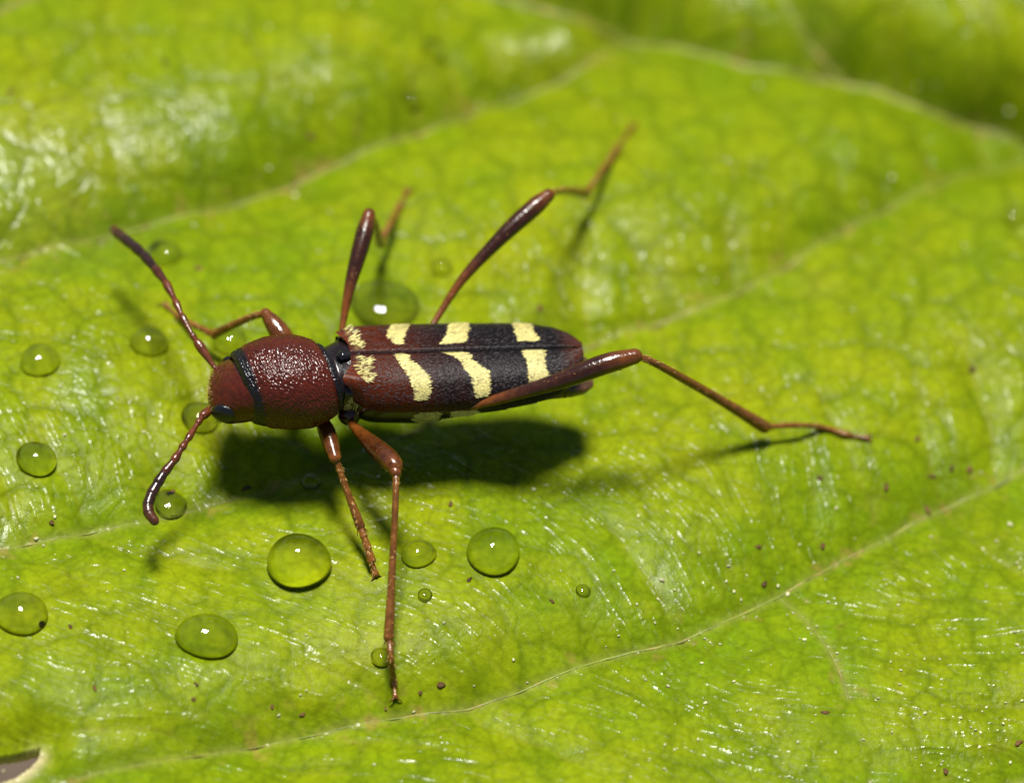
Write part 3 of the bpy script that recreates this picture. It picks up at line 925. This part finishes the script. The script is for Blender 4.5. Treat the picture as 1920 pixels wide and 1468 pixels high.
# --- antennae: eleven joints each
def antenna(pts, radii, label):
    q = np.array([P(*p_) if len(p_) == 3 else None for p_ in pts])
    root = empty('antenna', q[0], beetle)
    for i in range(len(q) - 1):
        a, b_ = q[i], q[i + 1]
        d = b_ - a; n = 14
        t = np.linspace(0.02, 0.98, n)
        path = a + t[:, None] * d
        r0, r1 = radii[i]
        rr = r0 * (0.92 if i < 5 else 1.0) * (1 - smooth(0.15, 0.9, t)) + r1 * smooth(0.15, 0.9, t)
        rr = rr * (1 - (0.12 if i < 5 else 0.05) * smooth(0.92, 1.0, t))
        v, f = tube(path, rr, 12)
        k = i / (len(q) - 2)
        base_c = np.array([0.085, 0.022, 0.006]); dark = np.array([0.022, 0.009, 0.006]); tip = np.array([0.060, 0.020, 0.008])
        kk = smooth(0.35, 0.62, np.array(k)); k3 = smooth(0.82, 1.0, np.array(k))
        c = (base_c * (1 - kk) + dark * kk) * (1 - k3) + tip * k3
        mesh_obj('antenna_joint', v, f, M_limb, root, np.tile(c, (len(v), 1)))
    return root
ant_r = [(.05, .092), (.055, .065), (.05, .072), (.052, .075), (.058, .085), (.068, .092), (.082, .102), (.092, .106), (.098, .106), (.10, .105), (.10, .09)]
antenna([(410, 700, 1.45), (370, 642, 1.62), (360, 627, 1.66), (341, 592, 1.72), (329, 565, 1.72), (311, 530, 1.68), (292, 505, 1.60), (272, 481, 1.50), (253, 463, 1.38), (234, 448, 1.25), (220, 437, 1.12), (213, 430, 1.02)], ant_r, 'a')
antenna([(410, 752, 1.25), (381, 779, 1.30), (371, 793, 1.30), (352, 823, 1.28), (341, 840, 1.24), (326, 864, 1.18), (309, 885, 1.10), (296, 905, 1.02), (284, 926, 0.95), (277, 947, 0.90), (279, 962, 0.86), (290, 977, 0.82)], ant_r, 'b')

# --- legs: femur, tibia, tarsus
LEG_R = np.array([0.125, 0.036, 0.005]); LEG_D = np.array([0.027, 0.0075, 0.0027])
def bristles(path, radii, n, length, parent, seed, colr=(0.30, 0.17, 0.04), t0=0.1, t1=1.0):
    r = np.random.default_rng(seed)
    t = t0 + (t1 - t0) * r.random(n)
    i = np.clip(t * (len(path) - 1), 0, len(path) - 1.001)
    k = i.astype(int); f = (i - k)[:, None]
    p_ = path[k] * (1 - f) + path[k + 1] * f
    tg = path[k + 1] - path[k]; tg /= np.linalg.norm(tg, axis=1)[:, None]
    d = r.normal(size=(n, 3)); d -= (d * tg).sum(1)[:, None] * tg; d /= np.linalg.norm(d, axis=1)[:, None]
    rad_ = np.interp(t, np.linspace(0, 1, len(radii)), radii)[:, None]
    p_ = p_ + d * rad_ * 0.95
    return hair_patch(p_, d, tg, n, length, 0.012, colr, 0.55, 'bristle_fringe', parent, seed=seed, jitter=0.4)

def leg(fem, fem_r, tib, tib_r, tar, tar_r, seed, label=None, dark=1.0, spur=None):
    root = empty('leg', fem[0], beetle)
    if label: root['label'] = label
    n = 46
    path = catmull(fem, n); rr = np.interp(np.linspace(0, 1, n), np.linspace(0, 1, len(fem_r)), fem_r)
    ker = np.hanning(9); ker /= ker.sum(); rr = np.convolve(np.pad(rr, 4, mode='edge'), ker, 'valid')
    rr = rr * 0.94
    v, f = tube(path, rr, 22)
    # colour by thickness: red-orange stalk, dark club
    t = np.clip(((v - path[0]) @ (path[-1] - path[0])) / ((path[-1] - path[0]) @ (path[-1] - path[0])), 0, 1)
    k = (smooth(0.25, 0.55, t) * (1 - 0.75 * smooth(0.82, 1.0, t)) * dark)[:, None]
    mesh_obj('femur', v, f, M_limb, root, LEG_R * (1 - k) + LEG_D * k)
    bristles(path, rr, 160, 0.05, root, seed, (0.20, 0.10, 0.03), 0.3)
    n = 40
    path = catmull(tib, n); rr = np.interp(np.linspace(0, 1, n), np.linspace(0, 1, len(tib_r)), tib_r)
    rr = rr * 0.92
    v, f = tube(path, rr, 16)
    ct = np.array([0.118, 0.043, 0.006])
    tb_ = mesh_obj('tibia', v, f, M_limb, root, np.tile(ct, (len(v), 1)))
    bristles(path, rr, 130, 0.05, root, seed + 1)
    # tibial spurs
    d = path[-1] - path[-4]; d /= np.linalg.norm(d)
    # tarsus of jointed lobes, then two claws
    n = 64
    path = catmull(tar, n); t = np.linspace(0, 1, n)
    base_ = np.interp(t, np.linspace(0, 1, len(tar_r)), tar_r)
    lobes = 1 + 0.28 * np.abs(np.mod(t * 4.0, 1.0)) * (t < 0.78)
    rr = base_ * lobes * np.where(t > 0.78, 0.62 + 0.3 * smooth(0.9, 1.0, t), 1.0)
    parts = []
    v, f = tube(path, rr, 12); parts.append((v, f, ct * 1.15))
    d = path[-1] - path[-6]; d /= np.linalg.norm(d)
    sdv = np.cross(d, [0, 0, 1.0]); sdv /= np.linalg.norm(sdv) + 1e-9
    for s in (-1, 1):
        c = catmull([path[-1], path[-1] + d * .07 + sdv * s * .06 + np.array([0, 0, .02]), path[-1] + d * .09 + sdv * s * .12 - np.array([0, 0, .02])], 8)
        v, f = tube(c, np.linspace(.022, .008, 8), 8); parts.append((v, f, ct * 0.8))
    for s in (-1, 1):
        p0 = tib[-1]
        dd = np.array(tar[1]) - np.array(tar[0]); dd /= np.linalg.norm(dd)
        sv = np.cross(dd, [0, 0, 1.0]); sv /= np.linalg.norm(sv) + 1e-9
        c = catmull([p0, p0 + dd * .08 + sv * s * .07, p0 + dd * .18 + sv * s * .11], 8)
        v, f = tube(c, np.linspace(.022, .006, 8), 8); parts.append((v, f, ct * 0.7))
    V_, F_, C_ = join(parts)
    mesh_obj('tarsus', V_, F_, M_limb, root, C_)
    bristles(path, rr, 110, 0.055, root, seed + 2, (0.36, 0.21, 0.05))
    return root

def GA(px, py, lift=0.06): return ground_at(px, py, lift)
# fore leg on the near side
leg([P(590, 762, 1.15), P(602, 785, 1.15), P(615, 815, 1.15), P(628, 858, 1.12)], [.09, .105, .14, .17, .165, .12],
    [P(629, 857, 1.12), P(645, 905, .85), P(675, 985, .42)], [.06, .065, .07, .10],
    [P(676, 986, .42), P(690, 1030, .22), GA(704, 1076)], [.055, .065, .075], 500, dark=0.5)
# middle leg on the near side
leg([P(652, 775, 1.15), P(660, 795, 1.2), P(700, 835, 1.4), P(735, 868, 1.6), P(742, 886, 1.62)], [.065, .07, .105, .185, .215, .18, .11],
    [P(742, 884, 1.62), P(742, 930, 1.48), P(736, 1060, .92), P(729, 1195, .32)], [.075, .065, .066, .075, .105],
    [P(730, 1196, .32), P(733, 1235, .2), GA(738, 1275), GA(741, 1306)], [.05, .05, .06], 510, dark=0.75)
# hind leg on the near side
leg([P(790, 762, 1.25), P(840, 767, 1.45), P(920, 752, 1.8), P(1040, 717, 2.3), P(1130, 684, 2.62), P(1190, 668, 2.72)], [.06, .065, .085, .11, .155, .20, .205, .15],
    [P(1192, 667, 2.72), P(1230, 682, 2.5), P(1330, 738, 1.4), P(1433, 800, .30)], [.07, .07, .09, .10, .14],
    [P(1436, 800, .30), P(1500, 797, .22), GA(1545, 802, .1), GA(1590, 815), GA(1626, 821)], [.045, .045, .055], 520)
# fore leg on the far side
leg([P(545, 665, 1.3), P(535, 640, 1.4), P(515, 610, 1.5), P(498, 588, 1.55)], [.16, .20, .21, .17, .11],
    [P(497, 588, 1.55), P(478, 592, 1.4), P(440, 608, .95), P(401, 627, .40)], [.06, .07, .08, .10],
    [P(400, 626, .40), P(370, 612, .25), GA(340, 597, .1), GA(310, 572)], [.05, .05, .06], 530, dark=0.4)
# middle leg on the far side
leg([P(640, 640, 1.4), P(644, 600, 1.55), P(658, 530, 1.9), P(680, 450, 2.25), P(692, 402, 2.4)], [.055, .06, .08, .12, .17, .18, .125],
    [P(693, 404, 2.4), P(702, 415, 1.95), P(708, 435, 1.2), P(713, 458, .35)], [.07, .07, .075, .10],
    [P(713, 457, .33), P(728, 425, .25), GA(745, 395, .1), GA(764, 358)], [.05, .055, .065], 540)
# hind leg on the far side
leg([P(800, 630, 1.4), P(822, 592, 1.55), P(870, 520, 1.9), P(945, 440, 2.35), P(1000, 390, 2.6), P(1028, 366, 2.7)], [.055, .062, .08, .125, .175, .185, .13],
    [P(1029, 365, 2.7), P(1042, 360, 2.2), P(1065, 357, 1.3), P(1098, 363, .35)], [.065, .07, .08, .12],
    [P(1099, 362, .35), P(1118, 335, .25), GA(1150, 290, .12), GA(1186, 236)], [.045, .05, .06], 550)
# coxae where the legs join the body
cox = []
for (px, py, z, r_) in ((590, 765, 1.2, .2), (655, 775, 1.2, .22), (795, 755, 1.15, .22), (548, 668, 1.25, .22), (645, 650, 1.2, .2), (800, 650, 1.2, .2)):
    v, f = ellipsoid(P(px, py, z), (np.array([r_, 0, 0]), np.array([0, r_, 0]), np.array([0, 0, r_ * 1.1])), 20, 26)
    mesh_obj('coxa', v, f, M_limb, beetle, np.tile(RED * 0.45, (len(v), 1)))

# ------------------------------------------------------------------ water drops
for k, (px, py, rp, hr, sink, lab) in enumerate(DROPS):
    R = rp / 100.0
    c = ground_at(px, py, R * sink * hr)
    r = np.random.default_rng(700 + k)
    nu, nv = (72, 112) if rp > 25 else (40, 64)
    th_ = np.linspace(0, math.pi, nu)[:, None]; ph = np.arange(nv)[None, :] / nv * 2 * math.pi
    wob = 1 + 0.035 * np.sin(2 * ph + r.random() * 6) + 0.02 * np.sin(3 * ph + r.random() * 6)
    wx = R * wob * (1.0 if k != 3 else 1.0)
    ly_ = 1.0 if k not in (3, 7) else 0.85
    low = np.where(np.cos(th_) < 0, 0.55, 1.0)
    v = np.stack([np.sin(th_) * np.cos(ph) * wx, np.sin(th_) * np.sin(ph) * wx * ly_, np.cos(th_) * R * hr * low + 0 * ph], -1).reshape(-1, 3)
    o = mesh_obj('water_drop', v, grid_faces(nu, nv, True)[:, ::-1], M_water)
    o.cycles.is_caustics_caster = True
    o.location = [float(q) for q in c]
    tag(o, lab, 'drop', 'water drops on the leaf')

# ------------------------------------------------------------------ dirt and pale grains on the leaf
SPECKS = [(1547, 1336, 7), (1910, 1393, 8), (1543, 1023, 7), (1433, 1095, 7), (827, 1284, 9), (880, 1087, 6), (1035, 1127, 5), (788, 1299, 5), (723, 1329, 4),
          (97, 980, 6), (368, 1283, 5), (363, 1311, 5), (132, 1175, 5), (177, 1290, 6), (567, 1340, 6), (510, 1325, 5), (77, 1170, 9), (322, 923, 8), (373, 503, 8),
          (462, 915, 8), (310, 117, 8), (20, 172, 8), (1012, 577, 8), (1823, 692, 9), (1537, 896, 7), (1662, 913, 8), (1738, 955, 9), (1818, 880, 8), (1785, 878, 7),
          (1720, 822, 7), (1748, 893, 7), (1773, 1446, 7), (1422, 1025, 6), (845, 945, 6), (582, 255, 8), (88, 240, 6)]
def blob(seed, nu=10, nv=14):
    r = np.random.default_rng(seed)
    th_ = np.linspace(0, math.pi, nu)[:, None]; ph = np.arange(nv)[None, :] / nv * 2 * math.pi
    k = 1 + 0.25 * np.sin(2 * ph + r.random() * 6) * np.sin(th_) + 0.15 * np.sin(3 * ph + r.random() * 6) * np.sin(th_)
    return np.stack([np.sin(th_) * np.cos(ph) * k, np.sin(th_) * np.sin(ph) * k, np.cos(th_) * k], -1).reshape(-1, 3), grid_faces(nu, nv, True)[:, ::-1]
for k, (px, py, rp) in enumerate(SPECKS):
    v, f = blob(800 + k)
    R = rp / 125.0
    c = ground_at(px, py, 0.010)
    a = rng.random() * math.pi
    v = v * np.array([R * 1.25, R * 0.8, R * 0.4])
    v = np.stack([v[:, 0] * math.cos(a) - v[:, 1] * math.sin(a), v[:, 0] * math.sin(a) + v[:, 1] * math.cos(a), v[:, 2]], -1)
    cc = np.array([0.065, 0.032, 0.010]) * (0.6 + 1.2 * rng.random())
    o = mesh_obj('dirt_speck', v, f, M_dirt, col=np.tile(cc, (len(v), 1)))
    o.location = [float(q) for q in c]
    own = {(77, 1170): 'brown speck inside the bright drop near the torn leaf edge',
           (322, 923): 'dark speck beside the low drop at the curled antenna tip',
           (462, 915): 'dark speck at the edge of the shadow below the head',
           (373, 503): 'dark speck near the drop by the raised antenna tip',
           (1012, 577): 'brown speck on the leaf just beyond the rear of the wing covers',
           (827, 1284): 'largest dark speck, close to the foot of the straight middle leg'}
    tag(o, own.get((px, py), 'tiny dark brown speck of dirt alone on the green leaf'), 'dirt speck', 'dirt specks scattered on the leaf')

parts = []
for k in range(300):
    if k < 110: px, py = rng.uniform(1150, 1920), rng.uniform(1000, 1468)
    else: px, py = rng.uniform(0, 1920), rng.uniform(0, 1468)
    if 380 < px < 1120 and 590 < py < 800: continue
    if any(math.hypot(px - d_[0], py - d_[1]) < d_[2] * 1.15 for d_ in DROPS): continue
    R = rng.uniform(0.012, 0.034) * (1.5 if rng.random() < 0.12 else 1)
    v, f = blob(1300 + k, 6, 8)
    c = ground_at(px, py, R * 0.3)
    parts.append((v * R * np.array([1, 1, .8]) + c, f, np.array([0.50, 0.48, 0.27]) * rng.uniform(0.6, 1.1)))
V_, F_, C_ = join(parts)
o = mesh_obj('pale_grains', V_, F_, M_pale, col=C_)
tag(o, 'minute pale grains and glands sprinkled over the leaf', 'grains', kind='stuff')
